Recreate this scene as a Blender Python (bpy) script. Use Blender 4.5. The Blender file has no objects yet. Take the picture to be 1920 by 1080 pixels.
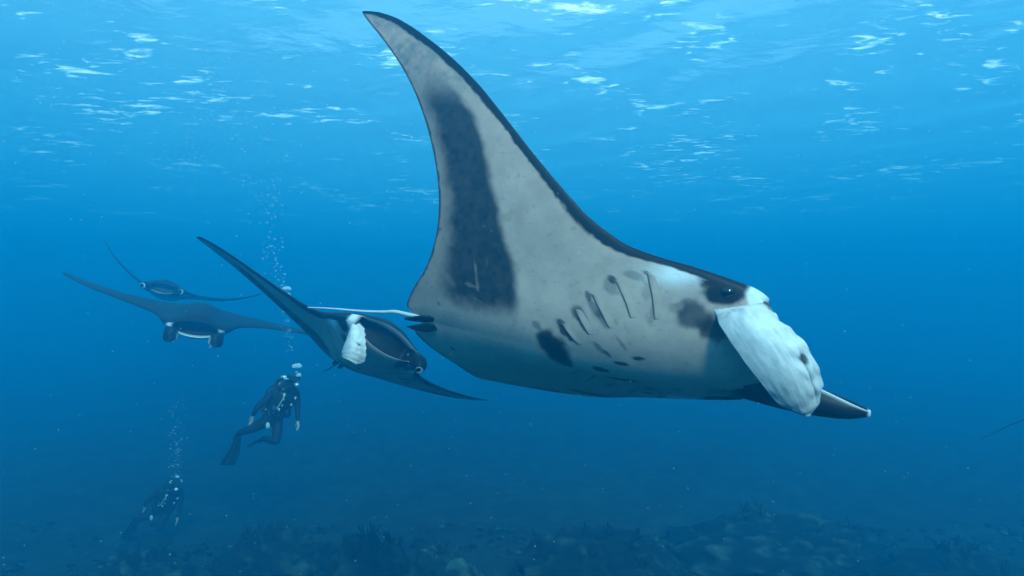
import bpy, math
import numpy as np
from mathutils import Vector, Matrix
rng = np.random.default_rng(7)
R_ = math.radians
scene = bpy.context.scene
col = scene.collection

# ------------------------------------------------------------------ camera, sky, sun, exposure
CAM_PITCH = R_(2.0)
cam_data = bpy.data.cameras.new('camera')
cam_data.sensor_width = 36.0
cam_data.lens = 18.0 / math.tan(R_(40.0))
cam_data.clip_start = 0.05
cam_data.clip_end = 2000.0
cam = bpy.data.objects.new('camera', cam_data)
cam.rotation_euler = (R_(90) + CAM_PITCH, 0, 0)
col.objects.link(cam)
scene.camera = cam

SUN_DIR = Vector((0.20, -0.78, 0.62)).normalized()      # towards the sun
SUN_EL = math.asin(SUN_DIR.z)
world = bpy.data.worlds.new('World'); scene.world = world; world.use_nodes = True
wn = world.node_tree
bg = wn.nodes['Background']
sky = wn.nodes.new('ShaderNodeTexSky'); sky.sky_type = 'NISHITA'; sky.sun_disc = False
sky.sun_elevation = SUN_EL
sky.sun_rotation = math.atan2(SUN_DIR.x, SUN_DIR.y)
wn.links.new(sky.outputs[0], bg.inputs[0])
bg.inputs[1].default_value = 0.15
sun_data = bpy.data.lights.new('sun', 'SUN'); sun_data.energy = 5.0; sun_data.angle = R_(9.0)   # spread by the rippled surface
sun_data.color = (1.0, 0.96, 0.90)
sun = bpy.data.objects.new('sun', sun_data); col.objects.link(sun)
sun.rotation_euler = SUN_DIR.to_track_quat('Z', 'Y').to_euler()
scene.view_settings.view_transform = 'Standard'
scene.view_settings.look = 'None'
scene.view_settings.exposure = 1.0
scene.view_settings.gamma = 1.0
cy = scene.cycles
cy.max_bounces = 4; cy.volume_bounces = 2; cy.diffuse_bounces = 2; cy.glossy_bounces = 2
cy.transmission_bounces = 4; cy.transparent_max_bounces = 12
cy.use_denoising = True
cy.sample_clamp_indirect = 4.0

SURF_Z, SEA_Z = 7.2, -4.4

# ------------------------------------------------------------------ helpers
def tag(o, label, cat, group=None):
    o['label'] = label; o['category'] = cat
    if group: o['group'] = group
    return o
def link(o, parent=None):
    col.objects.link(o)
    if parent is not None: o.parent = parent
    return o
def empty(name, M=None):
    o = bpy.data.objects.new(name, None); o.empty_display_size = .2; col.objects.link(o)
    if M is not None: o.matrix_world = M
    return o
def mesh(name, V, Fc, mat, parent=None, colors=None, smooth=True):
    V = np.asarray(V, np.float32).reshape(-1, 3)
    me = bpy.data.meshes.new(name)
    if isinstance(Fc, np.ndarray):
        k = Fc.shape[1]; n = len(Fc)
        me.vertices.add(len(V)); me.vertices.foreach_set('co', V.ravel())
        me.loops.add(n * k); me.loops.foreach_set('vertex_index', Fc.astype(np.int32).ravel())
        me.polygons.add(n); me.polygons.foreach_set('loop_start', np.arange(0, n * k, k, dtype=np.int32))
        me.update(calc_edges=True); me.validate()
    else:
        me.from_pydata(V.tolist(), [], Fc)
    if colors is not None:
        a = me.color_attributes.new('skin', 'FLOAT_COLOR', 'POINT')
        c = np.ones((len(V), 4), np.float32); c[:, :3] = np.asarray(colors, np.float32).reshape(-1, 3)
        a.data.foreach_set('color', c.ravel())
    if smooth: me.shade_smooth()
    me.materials.append(mat)
    o = bpy.data.objects.new(name, me)
    return link(o, parent)
def grid_faces(nu, nv, closed_v=False):
    i = np.arange(nu - 1)[:, None]; j = np.arange(nv if closed_v else nv - 1)[None]
    j2 = (j + 1) % nv
    return np.stack([i * nv + j, (i + 1) * nv + j, (i + 1) * nv + j2, i * nv + j2], -1).reshape(-1, 4)
def tube(P, r, n=10, flat=1.0):
    """tapered tube through the points P (radius per point), capped; returns verts, faces"""
    P = np.asarray(P, float); r = np.broadcast_to(np.asarray(r, float), (len(P),))
    T = np.gradient(P, axis=0); T /= np.linalg.norm(T, axis=1)[:, None]
    up = np.array([0, 0, 1.0]) if abs(T[0, 2]) < .9 else np.array([1.0, 0, 0])
    V = []
    for p, t, rr in zip(P, T, r):
        a = np.cross(up, t); a /= np.linalg.norm(a); b = np.cross(t, a)
        g = np.linspace(0, 2 * np.pi, n, endpoint=False)
        V.append(p + rr * (np.cos(g)[:, None] * a + flat * np.sin(g)[:, None] * b))
    V = np.concatenate(V); F = grid_faces(len(P), n, True).tolist()
    F.append(list(range(n))[::-1]); F.append(list(range(len(V) - n, len(V))))
    return V, F
def resample(P, n):
    P = np.asarray(P, float)
    t = np.linspace(0, 1, len(P)); q = np.linspace(0, 1, n)
    return np.stack([smooth_tab(t, P[:, k], np.clip(q, 1e-6, 1 - 1e-6)) for k in range(P.shape[1])], 1)
def thick_sheet(G, th):
    """grid of points (nu,nv,3) -> closed sheet of thickness th (scalar or (nu,nv))"""
    nu, nv = G.shape[:2]
    du = np.gradient(G, axis=0); dv = np.gradient(G, axis=1)
    N = np.cross(du, dv); N /= np.maximum(np.linalg.norm(N, axis=-1, keepdims=True), 1e-9)
    th = np.broadcast_to(th, (nu, nv))[..., None]
    A = G + N * th / 2; B = G - N * th / 2
    V = np.concatenate([A.reshape(-1, 3), B.reshape(-1, 3)])
    f = grid_faces(nu, nv); n = nu * nv
    F = [f, f[:, ::-1] + n]
    ring = [i * nv for i in range(nu)] + [(nu - 1) * nv + j for j in range(1, nv)] + [i * nv + nv - 1 for i in range(nu - 2, -1, -1)] + [j for j in range(nv - 2, 0, -1)]
    r = np.array(ring); r2 = np.roll(r, -1)
    F.append(np.stack([r2, r, r + n, r2 + n], 1))
    return V, np.concatenate(F)
_tab = rng.random((256, 256))
def vnoise(x, y):
    x = np.asarray(x, float); y = np.asarray(y, float)
    xi = np.floor(x).astype(int); yi = np.floor(y).astype(int); fx = x - xi; fy = y - yi
    fx = fx * fx * (3 - 2 * fx); fy = fy * fy * (3 - 2 * fy)
    g = lambda a, b: _tab[a & 255, b & 255]
    return (g(xi, yi) * (1 - fx) + g(xi + 1, yi) * fx) * (1 - fy) + (g(xi, yi + 1) * (1 - fx) + g(xi + 1, yi + 1) * fx) * fy
def fbm(x, y, o=4):
    s = 0; a = .5; t = 0
    for k in range(o):
        s = s + a * vnoise(x * 2**k + 17.3 * k, y * 2**k + 5.1 * k); t += a; a *= .55
    return s / t
# ------------------------------------------------------------------ materials
def new_mat(name):
    m = bpy.data.materials.new(name); m.use_nodes = True
    nt = m.node_tree
    return m, nt, nt.nodes, nt.nodes['Principled BSDF']
def plain(name, c, rough=.5, spec=.4, var=.25, scale=12, bump=.0, metal=0.0):
    m, nt, N, b = new_mat(name)
    tc = N.new('ShaderNodeTexCoord'); nz = N.new('ShaderNodeTexNoise'); nz.inputs['Scale'].default_value = scale; nz.inputs['Detail'].default_value = 5
    nt.links.new(tc.outputs['Object'], nz.inputs['Vector'])
    mr = N.new('ShaderNodeMapRange'); mr.inputs['To Min'].default_value = 1 - var; mr.inputs['To Max'].default_value = 1 + var
    nt.links.new(nz.outputs[0], mr.inputs[0])
    mx = N.new('ShaderNodeMix'); mx.data_type = 'RGBA'; mx.blend_type = 'MULTIPLY'; mx.inputs[0].default_value = 1
    mx.inputs[6].default_value = (*c, 1); nt.links.new(mr.outputs[0], mx.inputs[7])
    nt.links.new(mx.outputs[2], b.inputs['Base Color'])
    b.inputs['Roughness'].default_value = rough; b.inputs['Specular IOR Level'].default_value = spec; b.inputs['Metallic'].default_value = metal
    if bump:
        bp = N.new('ShaderNodeBump'); bp.inputs['Strength'].default_value = bump; bp.inputs['Distance'].default_value = .02
        nt.links.new(nz.outputs[0], bp.inputs['Height']); nt.links.new(bp.outputs[0], b.inputs['Normal'])
    return m
def skin_mat(name, rough=.48, spec=.22):
    m, nt, N, b = new_mat(name)
    at = N.new('ShaderNodeAttribute'); at.attribute_name = 'skin'
    tc = N.new('ShaderNodeTexCoord')
    nz = N.new('ShaderNodeTexNoise'); nz.inputs['Scale'].default_value = 7; nz.inputs['Detail'].default_value = 8; nz.inputs['Roughness'].default_value = .65
    nt.links.new(tc.outputs['Object'], nz.inputs['Vector'])
    mr = N.new('ShaderNodeMapRange'); mr.inputs['From Min'].default_value = .3; mr.inputs['From Max'].default_value = .7; mr.inputs['To Min'].default_value = .82; mr.inputs['To Max'].default_value = 1.06
    nt.links.new(nz.outputs[0], mr.inputs[0])
    mx = N.new('ShaderNodeMix'); mx.data_type = 'RGBA'; mx.blend_type = 'MULTIPLY'; mx.inputs[0].default_value = 1
    nt.links.new(at.outputs['Color'], mx.inputs[6]); nt.links.new(mr.outputs[0], mx.inputs[7])
    nt.links.new(mx.outputs[2], b.inputs['Base Color'])
    b.inputs['Roughness'].default_value = rough; b.inputs['Specular IOR Level'].default_value = spec
    n2 = N.new('ShaderNodeTexNoise'); n2.inputs['Scale'].default_value = 90; n2.inputs['Detail'].default_value = 3
    nt.links.new(tc.outputs['Object'], n2.inputs['Vector'])
    bp = N.new('ShaderNodeBump'); bp.inputs['Strength'].default_value = .25; bp.inputs['Distance'].default_value = .004
    nt.links.new(n2.outputs[0], bp.inputs['Height']); nt.links.new(bp.outputs[0], b.inputs['Normal'])
    return m
SKIN = skin_mat('manta_skin')
EYE = plain('eye_black', (.004, .004, .005), .08, .6, .1)
def sstep(a, b, x):
    t = np.clip((np.asarray(x, float) - a) / (b - a), 0, 1)
    return t * t * (3 - 2 * t)
# planform of a manta: half-span arc length w -> leading / trailing edge x (metres)
PW = [0, .05, .1, .15, .2, .25, .3, .35, .4, .45, .5, .55, .6, .65, .7, .8, .9, 1, 1.1, 1.2, 1.3, 1.4, 1.5, 1.6, 1.7, 1.8, 1.85, 1.9, 1.95, 2.0, 2.05, 2.09, 2.12, 2.135]
PL = [.955, .954, .951, .948, .942, .935, .912, .85, .721, .561, .37, .225, .138, .065, -.001, -.106, -.204, -.298, -.39, -.479, -.568, -.659, -.752, -.857, -.970, -1.095, -1.163, -1.232, -1.302, -1.381, -1.468, -1.561, -1.651, -1.735]
PT = [-1.13, -1.20, -1.243, -1.224, -1.192, -1.155, -1.113, -1.074, -1.043, -1.019, -1.002, -.988, -.977, -.971, -.968, -.971, -.986, -1.01, -1.04, -1.078, -1.121, -1.171, -1.228, -1.293, -1.368, -1.453, -1.498, -1.543, -1.591, -1.641, -1.691, -1.728, -1.752, -1.762]
WT = 2.135
def smooth_tab(xs, ys, q):
    # monotone-ish cubic through the table
    xs = np.array(xs, float); ys = np.array(ys, float)
    m = np.gradient(ys, xs)
    i = np.clip(np.searchsorted(xs, q) - 1, 0, len(xs) - 2)
    h = xs[i + 1] - xs[i]; t = (q - xs[i]) / h
    return ((2*t**3 - 3*t**2 + 1) * ys[i] + (t**3 - 2*t**2 + t) * h * m[i]
            + (-2*t**3 + 3*t**2) * ys[i + 1] + (t**3 - t**2) * h * m[i + 1])
def bend_curve(ws, tab, n=800):
    W = np.linspace(0, 2.3, n); th = np.radians(np.interp(W, tab[0], tab[1]))
    k = np.ones(41) / 41; th = np.convolve(np.pad(th, 20, mode='edge'), k, 'valid')
    y = np.concatenate([[0], np.cumsum((np.cos(th[1:]) + np.cos(th[:-1])) / 2 * np.diff(W))])
    z = np.concatenate([[0], np.cumsum((np.sin(th[1:]) + np.sin(th[:-1])) / 2 * np.diff(W))])
    return np.interp(ws, W, y), np.interp(ws, W, z), np.interp(ws, W, th)
def naca(c):
    c = np.clip(c, 0, 1)
    return 10 * (.2969 * np.sqrt(c) - .1260 * c - .3516 * c**2 + .2843 * c**3 - .1036 * c**4)
def half_thick(x, w, xl, xt, top):
    w = np.abs(w)
    core = np.interp(x, [-1.2, -1.0, -.7, -.3, .2, .6, .8, .95], [.012, .035, .09, .16, .2, .185, .165, .13])
    core = core * np.exp(-(w / .30)**2.4) * (1.0 if top else .78)
    tw = np.interp(w, [0, .3, .6, 1.0, 1.5, 2.09], [.05, .05, .04, .028, .016, .005])
    c = (xl - x) / np.maximum(xl - xt, 1e-4)
    return np.maximum(core, 0) + tw * naca(c) * (1.0 if top else .7)
class Manta:
    """flexed manta body as numpy grids; local axes x forward, y left, z dorsal; s > 0 is the left wing"""
    def __init__(self, tabL, tabR, nw=200, nx=70, nf=14, mouth=.16):
        self.tabL, self.tabR = tabL, tabR
        t = np.linspace(-1, 1, nw); s = WT * (0.75 * t + .25 * t**3)
        self.s = s; aw = np.abs(s)
        xl = smooth_tab(PW, PL, aw); xt = smooth_tab(PW, PT, aw)
        q = .5 - .5 * np.cos(np.linspace(0, np.pi, nx)); q = .5 * q + .5 * np.linspace(0, 1, nx)
        S, Q = np.meshgrid(s, q, indexing='ij')
        XL, XT = xl[:, None], xt[:, None]
        X = XT + (XL - XT) * Q
        zt = half_thick(X, S, XL, XT, True); zb = -half_thick(X, S, XL, XT, False)
        # front face between the two lips, with the mouth pushed in on the head
        g = np.linspace(0, np.pi, nf + 2)[1:-1]
        hm = (zt[:, -1] + zb[:, -1])[:, None] / 2; hh = (zt[:, -1] - zb[:, -1])[:, None] / 2
        m = sstep(.30, .20, aw)[:, None]
        XF = XL + hh * .55 * np.sin(g)[None] * (1 - m) + m * (.03 * np.abs(np.cos(g))[None]**.5 * np.sin(g)[None] - mouth * sstep(.25, .75, np.sin(g))[None])
        ZF = hm + hh * np.cos(g)[None]
        SF = np.repeat(s[:, None], nf, 1)
        self.X = np.concatenate([X, XF, X[:, ::-1]], 1)
        self.Z = np.concatenate([zt, ZF, zb[:, ::-1]], 1)
        self.S = np.concatenate([S, SF, S[:, ::-1]], 1)
        self.Q = np.concatenate([Q, np.ones_like(XF), Q[:, ::-1]], 1)
        self.side = np.concatenate([np.ones_like(Q), np.repeat(np.cos(g)[None], nw, 0), -np.ones_like(Q)], 1)
        self.nx, self.nf = nx, nf
    def place(self, x, s, z):
        s = np.asarray(s, float); shp = np.shape(s); sf = s.ravel()
        yl, zl, tl = bend_curve(np.abs(sf), self.tabL); yr, zr, tr = bend_curve(np.abs(sf), self.tabR)
        L = sf >= 0
        y = np.where(L, yl, -yr).reshape(shp); z0 = np.where(L, zl, zr).reshape(shp); th = np.where(L, tl, -tr).reshape(shp)
        return np.stack([np.broadcast_to(x, shp), y - np.sin(th) * z, z0 + np.cos(th) * z], -1)
    def grid(self):
        return self.place(self.X, self.S, self.Z)
    def belly(self, x, s, off=0.0):
        a = np.abs(s)
        zb = -half_thick(x, s, smooth_tab(PW, PL, a), smooth_tab(PW, PT, a), False)
        return self.place(x, s, zb - off)

# ------------------------------------------------------------------ setting: water volume, surface, sea bed
def water_volume():
    zb, zt, h = SEA_Z - 2.2, SURF_Z + .6, 95.0
    V = [(x, y, z) for z in (zb, zt) for y in (-h, h) for x in (-h, h)]
    F = [[0, 2, 3, 1], [4, 5, 7, 6], [0, 1, 5, 4], [2, 6, 7, 3], [0, 4, 6, 2], [1, 3, 7, 5]]
    m = bpy.data.materials.new('sea_water_haze'); m.use_nodes = True
    nt = m.node_tree; nt.nodes.clear()
    out = nt.nodes.new('ShaderNodeOutputMaterial'); pv = nt.nodes.new('ShaderNodeVolumePrincipled')
    pv.inputs['Density'].default_value = .088
    pv.inputs['Color'].default_value = (.004, .31, .58, 1)
    pv.inputs['Absorption Color'].default_value = (.0, .25, .45, 1)
    pv.inputs['Anisotropy'].default_value = .45
    nt.links.new(pv.outputs[0], out.inputs['Volume'])
    o = mesh('haze', V, F, m, smooth=False); o['kind'] = 'stuff'
    tag(o, 'clear blue sea water filling the whole scene', 'water')
water_volume()

def spaced(h, n, k):
    t = np.linspace(-1, 1, n)
    return h * np.sinh(k * t) / math.sinh(k)
def water_surface():
    n = 420
    xs = spaced(90, n, 3.2); ys = spaced(90, n, 3.2)
    X, Y = np.meshgrid(xs, ys, indexing='ij')
    Z = np.zeros_like(X); r = np.random.default_rng(3)
    fade = np.exp(-(np.hypot(X, Y) / 45)**2)
    for k in range(26):
        lam = 10 ** r.uniform(-.1, .75); a = r.normal(.9, .7)
        ph = r.uniform(0, 6.3); kk = 2 * np.pi / lam
        Z += .0035 * lam ** .9 * np.sin(kk * (X * math.cos(a) + Y * math.sin(a)) + ph + 1.2 * vnoise(X * .3 + k, Y * .3)) * (fade if lam < 2.5 else np.sqrt(fade))
    V = np.stack([X, Y, Z + SURF_Z], -1)
    m = bpy.data.materials.new('water_surface'); m.use_nodes = True
    nt = m.node_tree; N = nt.nodes; N.clear()
    out = N.new('ShaderNodeOutputMaterial')
    tr = N.new('ShaderNodeBsdfTransparent'); gl = N.new('ShaderNodeBsdfGlossy'); gl.inputs['Roughness'].default_value = .04
    fr = N.new('ShaderNodeFresnel'); fr.inputs['IOR'].default_value = 1.1
    tc = N.new('ShaderNodeTexCoord')
    mp = N.new('ShaderNodeMapping'); mp.inputs['Scale'].default_value = (1.0, 1.5, 1.0); mp.inputs['Rotation'].default_value = (0, 0, .5)
    nz = N.new('ShaderNodeTexNoise'); nz.inputs['Scale'].default_value = 1.9; nz.inputs['Detail'].default_value = 4; nz.inputs['Roughness'].default_value = .55
    bp = N.new('ShaderNodeBump'); bp.inputs['Strength'].default_value = 1.0; bp.inputs['Distance'].default_value = .03
    nt.links.new(tc.outputs['Object'], mp.inputs[0]); nt.links.new(mp.outputs[0], nz.inputs['Vector'])
    nt.links.new(nz.outputs[0], bp.inputs['Height'])
    nt.links.new(bp.outputs[0], fr.inputs['Normal']); nt.links.new(bp.outputs[0], gl.inputs['Normal'])
    mx = N.new('ShaderNodeMixShader')
    nt.links.new(fr.outputs[0], mx.inputs[0]); nt.links.new(tr.outputs[0], mx.inputs[1]); nt.links.new(gl.outputs[0], mx.inputs[2])
    # translucent layer stands in for surface glow, with sun glints painted as white patches
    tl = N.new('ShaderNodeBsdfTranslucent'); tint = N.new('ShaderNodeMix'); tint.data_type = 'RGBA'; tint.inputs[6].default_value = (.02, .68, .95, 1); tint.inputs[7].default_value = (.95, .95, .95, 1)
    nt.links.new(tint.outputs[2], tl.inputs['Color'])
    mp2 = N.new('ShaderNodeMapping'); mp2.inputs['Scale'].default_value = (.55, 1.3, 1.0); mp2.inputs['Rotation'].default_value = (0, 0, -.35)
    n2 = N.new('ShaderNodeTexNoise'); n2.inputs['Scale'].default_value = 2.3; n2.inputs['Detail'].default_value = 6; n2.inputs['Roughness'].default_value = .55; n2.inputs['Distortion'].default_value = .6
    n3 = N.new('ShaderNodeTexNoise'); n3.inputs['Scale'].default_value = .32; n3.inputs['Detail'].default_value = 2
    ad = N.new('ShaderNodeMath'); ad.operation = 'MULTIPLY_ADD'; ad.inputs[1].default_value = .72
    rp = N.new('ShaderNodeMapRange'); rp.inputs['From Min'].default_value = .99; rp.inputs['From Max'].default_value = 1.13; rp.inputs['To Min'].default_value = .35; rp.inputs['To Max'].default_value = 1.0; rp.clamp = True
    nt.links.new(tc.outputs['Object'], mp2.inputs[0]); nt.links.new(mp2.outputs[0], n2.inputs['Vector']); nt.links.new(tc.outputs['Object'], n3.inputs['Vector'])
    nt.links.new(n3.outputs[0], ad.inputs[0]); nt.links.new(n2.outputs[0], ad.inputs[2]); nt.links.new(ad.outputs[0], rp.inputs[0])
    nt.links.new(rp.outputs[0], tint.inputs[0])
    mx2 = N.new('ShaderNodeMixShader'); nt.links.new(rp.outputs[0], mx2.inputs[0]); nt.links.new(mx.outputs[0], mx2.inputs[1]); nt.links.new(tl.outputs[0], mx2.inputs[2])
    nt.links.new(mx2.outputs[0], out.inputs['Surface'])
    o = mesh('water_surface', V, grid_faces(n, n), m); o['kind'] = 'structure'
    o['label'] = 'rippled underside of the sea surface with white glints'
water_surface()

def sea_height(x, y):
    return SEA_Z + .9 * (fbm(x * .16 + 9, y * .16 + 3, 4) - .5) + .28 * (fbm(x * .9, y * .9, 4) - .5) + .10 * (fbm(x * 4.1, y * 4.1, 3) - .5)
def seabed():
    n = 420
    xs = spaced(92, n, 3.4); ys = spaced(92, n, 3.4)
    X, Y = np.meshgrid(xs, ys + 0.0, indexing='ij')
    V = np.stack([X, Y, sea_height(X, Y)], -1)
    m, nt, N, b = new_mat('sea_bed')
    tc = N.new('ShaderNodeTexCoord'); nz = N.new('ShaderNodeTexNoise'); nz.inputs['Scale'].default_value = 2.2; nz.inputs['Detail'].default_value = 9; nz.inputs['Roughness'].default_value = .7
    nt.links.new(tc.outputs['Object'], nz.inputs['Vector'])
    cr = N.new('ShaderNodeValToRGB'); nt.links.new(nz.outputs[0], cr.inputs[0])
    e = cr.color_ramp.elements; e[0].position = .36; e[0].color = (.003, .008, .006, 1); e[1].position = .75; e[1].color = (.03, .06, .045, 1)
    x = cr.color_ramp.elements.new(.52); x.color = (.008, .018, .014, 1)
    nt.links.new(cr.outputs[0], b.inputs['Base Color']); b.inputs['Roughness'].default_value = .95
    bp = N.new('ShaderNodeBump'); bp.inputs['Strength'].default_value = .8; bp.inputs['Distance'].default_value = .1
    nt.links.new(nz.outputs[0], bp.inputs['Height']); nt.links.new(bp.outputs[0], b.inputs['Normal'])
    o = mesh('seabed', V, grid_faces(n, n), m); o['kind'] = 'structure'
seabed()

# ------------------------------------------------------------------ manta rays
WHITE = np.array([.47, .335, .27]); DARK = np.array([.009, .013, .014]); BLACK = np.array([.004, .005, .006])
BAND_IN = ([.0, .1, .221, .41, .561, .721, .904, 1.132, 1.302, 1.449, 1.6, 1.75], [-.45, -.42, -.404, -.428, -.507, -.539, -.613, -.682, -.771, -.884, -1.03, -1.2])
BAND_OUT = ([.0, .123, .399, .585, .785, 1.044, 1.286, 1.466, 1.7], [-.95, -.953, -.93, -.91, -.92, -.985, -1.08, -1.19, -1.33])
MARGIN = ([.0, .25, .32, .40, .45, .5, .6, .8, 1.1, 1.6, 2.0, 2.13], [.0, .0, .0, .10, .125, .15, .115, .078, .058, .07, .085, .1])
# belly marks: s (left +), x, half-size along x, half-size along s, turn, darkness
SPOTS = [(-.125, -.275, .03, .022, .5, .5), (-.07, -.225, .055, .055, .3, .92), (-.02, -.19, .085, .06, .5, .97), (.045, -.165, .08, .05, .6, .97), (.085, -.125, .05, .022, .9, .9),
         (-.15, -.125, .028, .02, .6, .8), (-.115, -.11, .035, .022, .9, .9), (-.082, -.075, .03, .014, 1.0, .85),
         (-.205, -.02, .05, .03, .7, .75), (-.170, .01, .045, .025, .9, .8), (-.29, .03, .03, .016, .7, .7), (-.235, .075, .05, .024, .7, .55), (-.19, .115, .05, .016, .9, .5),
         (-.375, .155, .026, .018, .4, .85), (-.34, .15, .05, .03, .6, .4), (-.40, .27, .05, .022, .2, .42), (-.415, .335, .014, .010, .2, .8), (-.33, .35, .03, .04, .2, .25),
         (-.045, .10, .05, .016, .7, .5), (-.022, .14, .03, .012, .7, .75), (-.085, .225, .045, .008, .9, .45), (-.235, .385, .012, .06, .1, .3),
         (.100, .085, .052, .017, .12, .98), (.030, .22, .048, .014, .12, .98), (-.012, .31, .038, .011, -.05, .95), (.172, .19, .098, .013, .05, .98),
         (.62, -.427, .10, .035, .2, .75), (.56, -.09, .16, .03, .3, .8), (.27, .34, .04, .03, .4, .5), (.30, .42, .03, .02, .4, .55), (.24, .49, .03, .02, .4, .4), (.37, .30, .04, .02, .4, .6),
         (.20, -.972, .022, .012, .8, .7), (-.48, -.731, .012, .010, 0, .6), (-.156, -.977, .016, .010, .7, .55), (-.696, -.488, .030, .025, 0, .16), (-.62, -.95, .014, .01, 0, .5),
         (-.225, .60, .085, .055, .15, .80), (-.17, .68, .075, .05, .1, .85), (-.26, .52, .05, .03, .1, .35), (.235, .86, .10, .09, 0, .93), (.22, .70, .05, .05, 0, .3)]
SCRATCH = [((-.44, -.700), (-.27, -.675), .007, .5), ((-.30, -.765), (-.285, -.69), .009, .35), ((-.22, -.69), (-.17, -.55), .005, .3), ((-.33, -.90), (-.29, -.85), .02, .25), ((-.47, -.62), (-.40, -.61), .004, .2)]
def paint(M, marks=True, white=WHITE):
    S, X, Q, side = M.S, M.X, M.Q, M.side
    a = np.abs(S); sr = -S
    xl = smooth_tab(PW, PL, np.minimum(a, WT - 1e-6)); xt = smooth_tab(PW, PT, np.minimum(a, WT - 1e-6))
    n1 = fbm(S * 9 + 40, X * 9 + 20, 4) - .5; n2 = fbm(S * 30 + 40, X * 30 + 20, 3) - .5; n3 = fbm(S * 70, X * 70, 2) - .5
    c = np.broadcast_to(white, S.shape + (3,)).copy()
    c *= (1 + .16 * n1 + .10 * n2)[..., None]
    # white shoulder patch painted brighter as though sunlit; belly slightly duller outwards
    sunlit = np.exp(-(((a - .415) / .055)**2 + ((X - .50) / .16)**2))
    cl = (.9 * sunlit)[..., None]; c = c * (1 - cl) + np.array([.86, .83, .82]) * cl
    c *= (1.06 - .06 * sstep(.1, .6, a))[..., None]
    def mixin(k, colr):
        nonlocal c
        k = np.clip(k, 0, 1)[..., None]; c = c * (1 - k) + np.asarray(colr) * k
    # grey-black band on the trailing half of each wing
    wig = .045 * n1 + .02 * n2
    bi = np.interp(a, *BAND_IN); bo = np.interp(a, *BAND_OUT)
    k = sstep(bi + .035, bi - .035, X + wig * .8) * (.34 + .66 * sstep(bo - .06, bo + .10, X + wig * 1.6))
    k *= np.where(S > 0, sstep(.80, 1.0, a), sstep(.10, .24, a + wig * 2)) * (1 - .80 * sstep(1.38, 1.62, a + 2.2 * wig)) * (1 - .35 * sstep(1.62, 1.9, a))
    k *= .95 + .12 * n2
    mixin(k, DARK)
    tipk = sstep(1.35, 1.6, a) * (.30 + 1.1 * n2 + .7 * n1); mixin(tipk, DARK * 8)
    if marks:
        for s0, x0, rx, rs, ang, d in SPOTS:
            dx, ds = X - x0, S - s0
            u = (dx * math.cos(ang) + ds * math.sin(ang)) / rx; v = (-dx * math.sin(ang) + ds * math.cos(ang)) / rs
            big = rs > .04
            e = np.sqrt(u * u + v * v) + (.5 if big else .55) * n2 + (1.5 if big else .25) * n1
            soft = .18 if rs < .02 else (.42 if big else .30)
            mixin(d * sstep(1 + soft, 1 - soft, e), BLACK * 2.2)
        for (s0, x0), (s1, x1), r, d in SCRATCH:
            L2 = (s1 - s0)**2 + (x1 - x0)**2
            t = np.clip(((S - s0) * (s1 - s0) + (X - x0) * (x1 - x0)) / L2, 0, 1)
            e = np.hypot(S - s0 - t * (s1 - s0), X - x0 - t * (x1 - x0)) + .012 * n2
            mixin(d * sstep(r * 1.6, r * .4, e), white * .8)
        fl = (fbm(S * 55 + 7, X * 55, 2) > .79); mixin(.22 * fl, DARK)
    # dark outer margins
    mw = np.interp(a, *MARGIN)
    mixin(sstep(1.18, .82, (xl - X) / np.maximum(mw, 1e-3) + .4 * n2 + .25 * n1) * (mw > .004), BLACK)
    mixin(.85 * sstep(.022, .006, X - xt + .015 * n2) * sstep(.04, .12, a), BLACK)
    # eye patch, white brow in front of it
    ep = np.sqrt(((X - .735) / .100)**2 + ((a - .335) / .047)**2) + .35 * n2
    mixin(.995 * sstep(1.3, .85, ep), BLACK)
    cap = sstep(.60, .64, X + .08 * n2) * sstep(.84, .79, X + .05 * n2) * sstep(.345, .375, a + .02 * n2); mixin(cap, BLACK)
    br = np.sqrt(((X - .91) / .075)**2 + ((a - .325) / .06)**2) + .25 * n2
    mixin(.95 * sstep(1.2, .85, br), (.92, .90, .90))
    # mouth and back
    head = sstep(.33, .27, a)
    lip = (np.abs(side) < .9999)
    f = np.where(lip, 1.0, 0.0) * head
    mixin(f, BLACK)
    mixin(f * (np.abs(side - .90) < .07) * .9, (.75, .75, .75)); mixin(f * (np.abs(side + .93) < .055) * .85, (.8, .8, .8))
    up = np.where(side > .2, 1.0, 0.0) * (1 - f * lip)
    mixin(up * (1 - .9 * sstep(1.2, .85, br) * (side < .999)), BLACK * (1.2))
    return np.clip(c, .004, .95)
def pose(px, py, d, yaw, pitch, roll):
    f = 960 / math.tan(R_(40)); c, s = math.cos(CAM_PITCH), math.sin(CAM_PITCH)
    x = (px - 960) / f * d; z = (540 - py) / f * d
    O = Vector((x, d * c - z * s, d * s + z * c))
    a, p, r = R_(yaw), R_(pitch), R_(roll)
    F = Vector((math.cos(p) * math.cos(a), -math.cos(p) * math.sin(a), -math.sin(p)))
    D0 = (Vector((0, 0, 1)) - F * F.z).normalized(); L0 = D0.cross(F)
    D = D0 * math.cos(r) + L0 * math.sin(r); L = D.cross(F)
    return Matrix(((F.x, L.x, D.x, O.x), (F.y, L.y, D.y, O.y), (F.z, L.z, D.z, O.z), (0, 0, 0, 1)))
def body_mesh(M, t, marks=True):
    G = M.grid(); nu, nv = G.shape[:2]
    V = G.reshape(-1, 3); C = paint(M, marks).reshape(-1, 3)
    F = grid_faces(nu, nv, True)
    # close both wing tips
    caps = []
    for r in (0, nu - 1):
        for j in range(nv // 2):
            q = [r * nv + j, r * nv + j + 1, r * nv + nv - 2 - j, r * nv + nv - 1 - j]
            caps.append(q if r else q[::-1])
    caps = [q for q in caps if len(set(q)) == 4]
    F = np.concatenate([F, np.array(caps)])
    return mesh('body', V, F[:, ::-1].copy(), SKIN, t, C)
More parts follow.
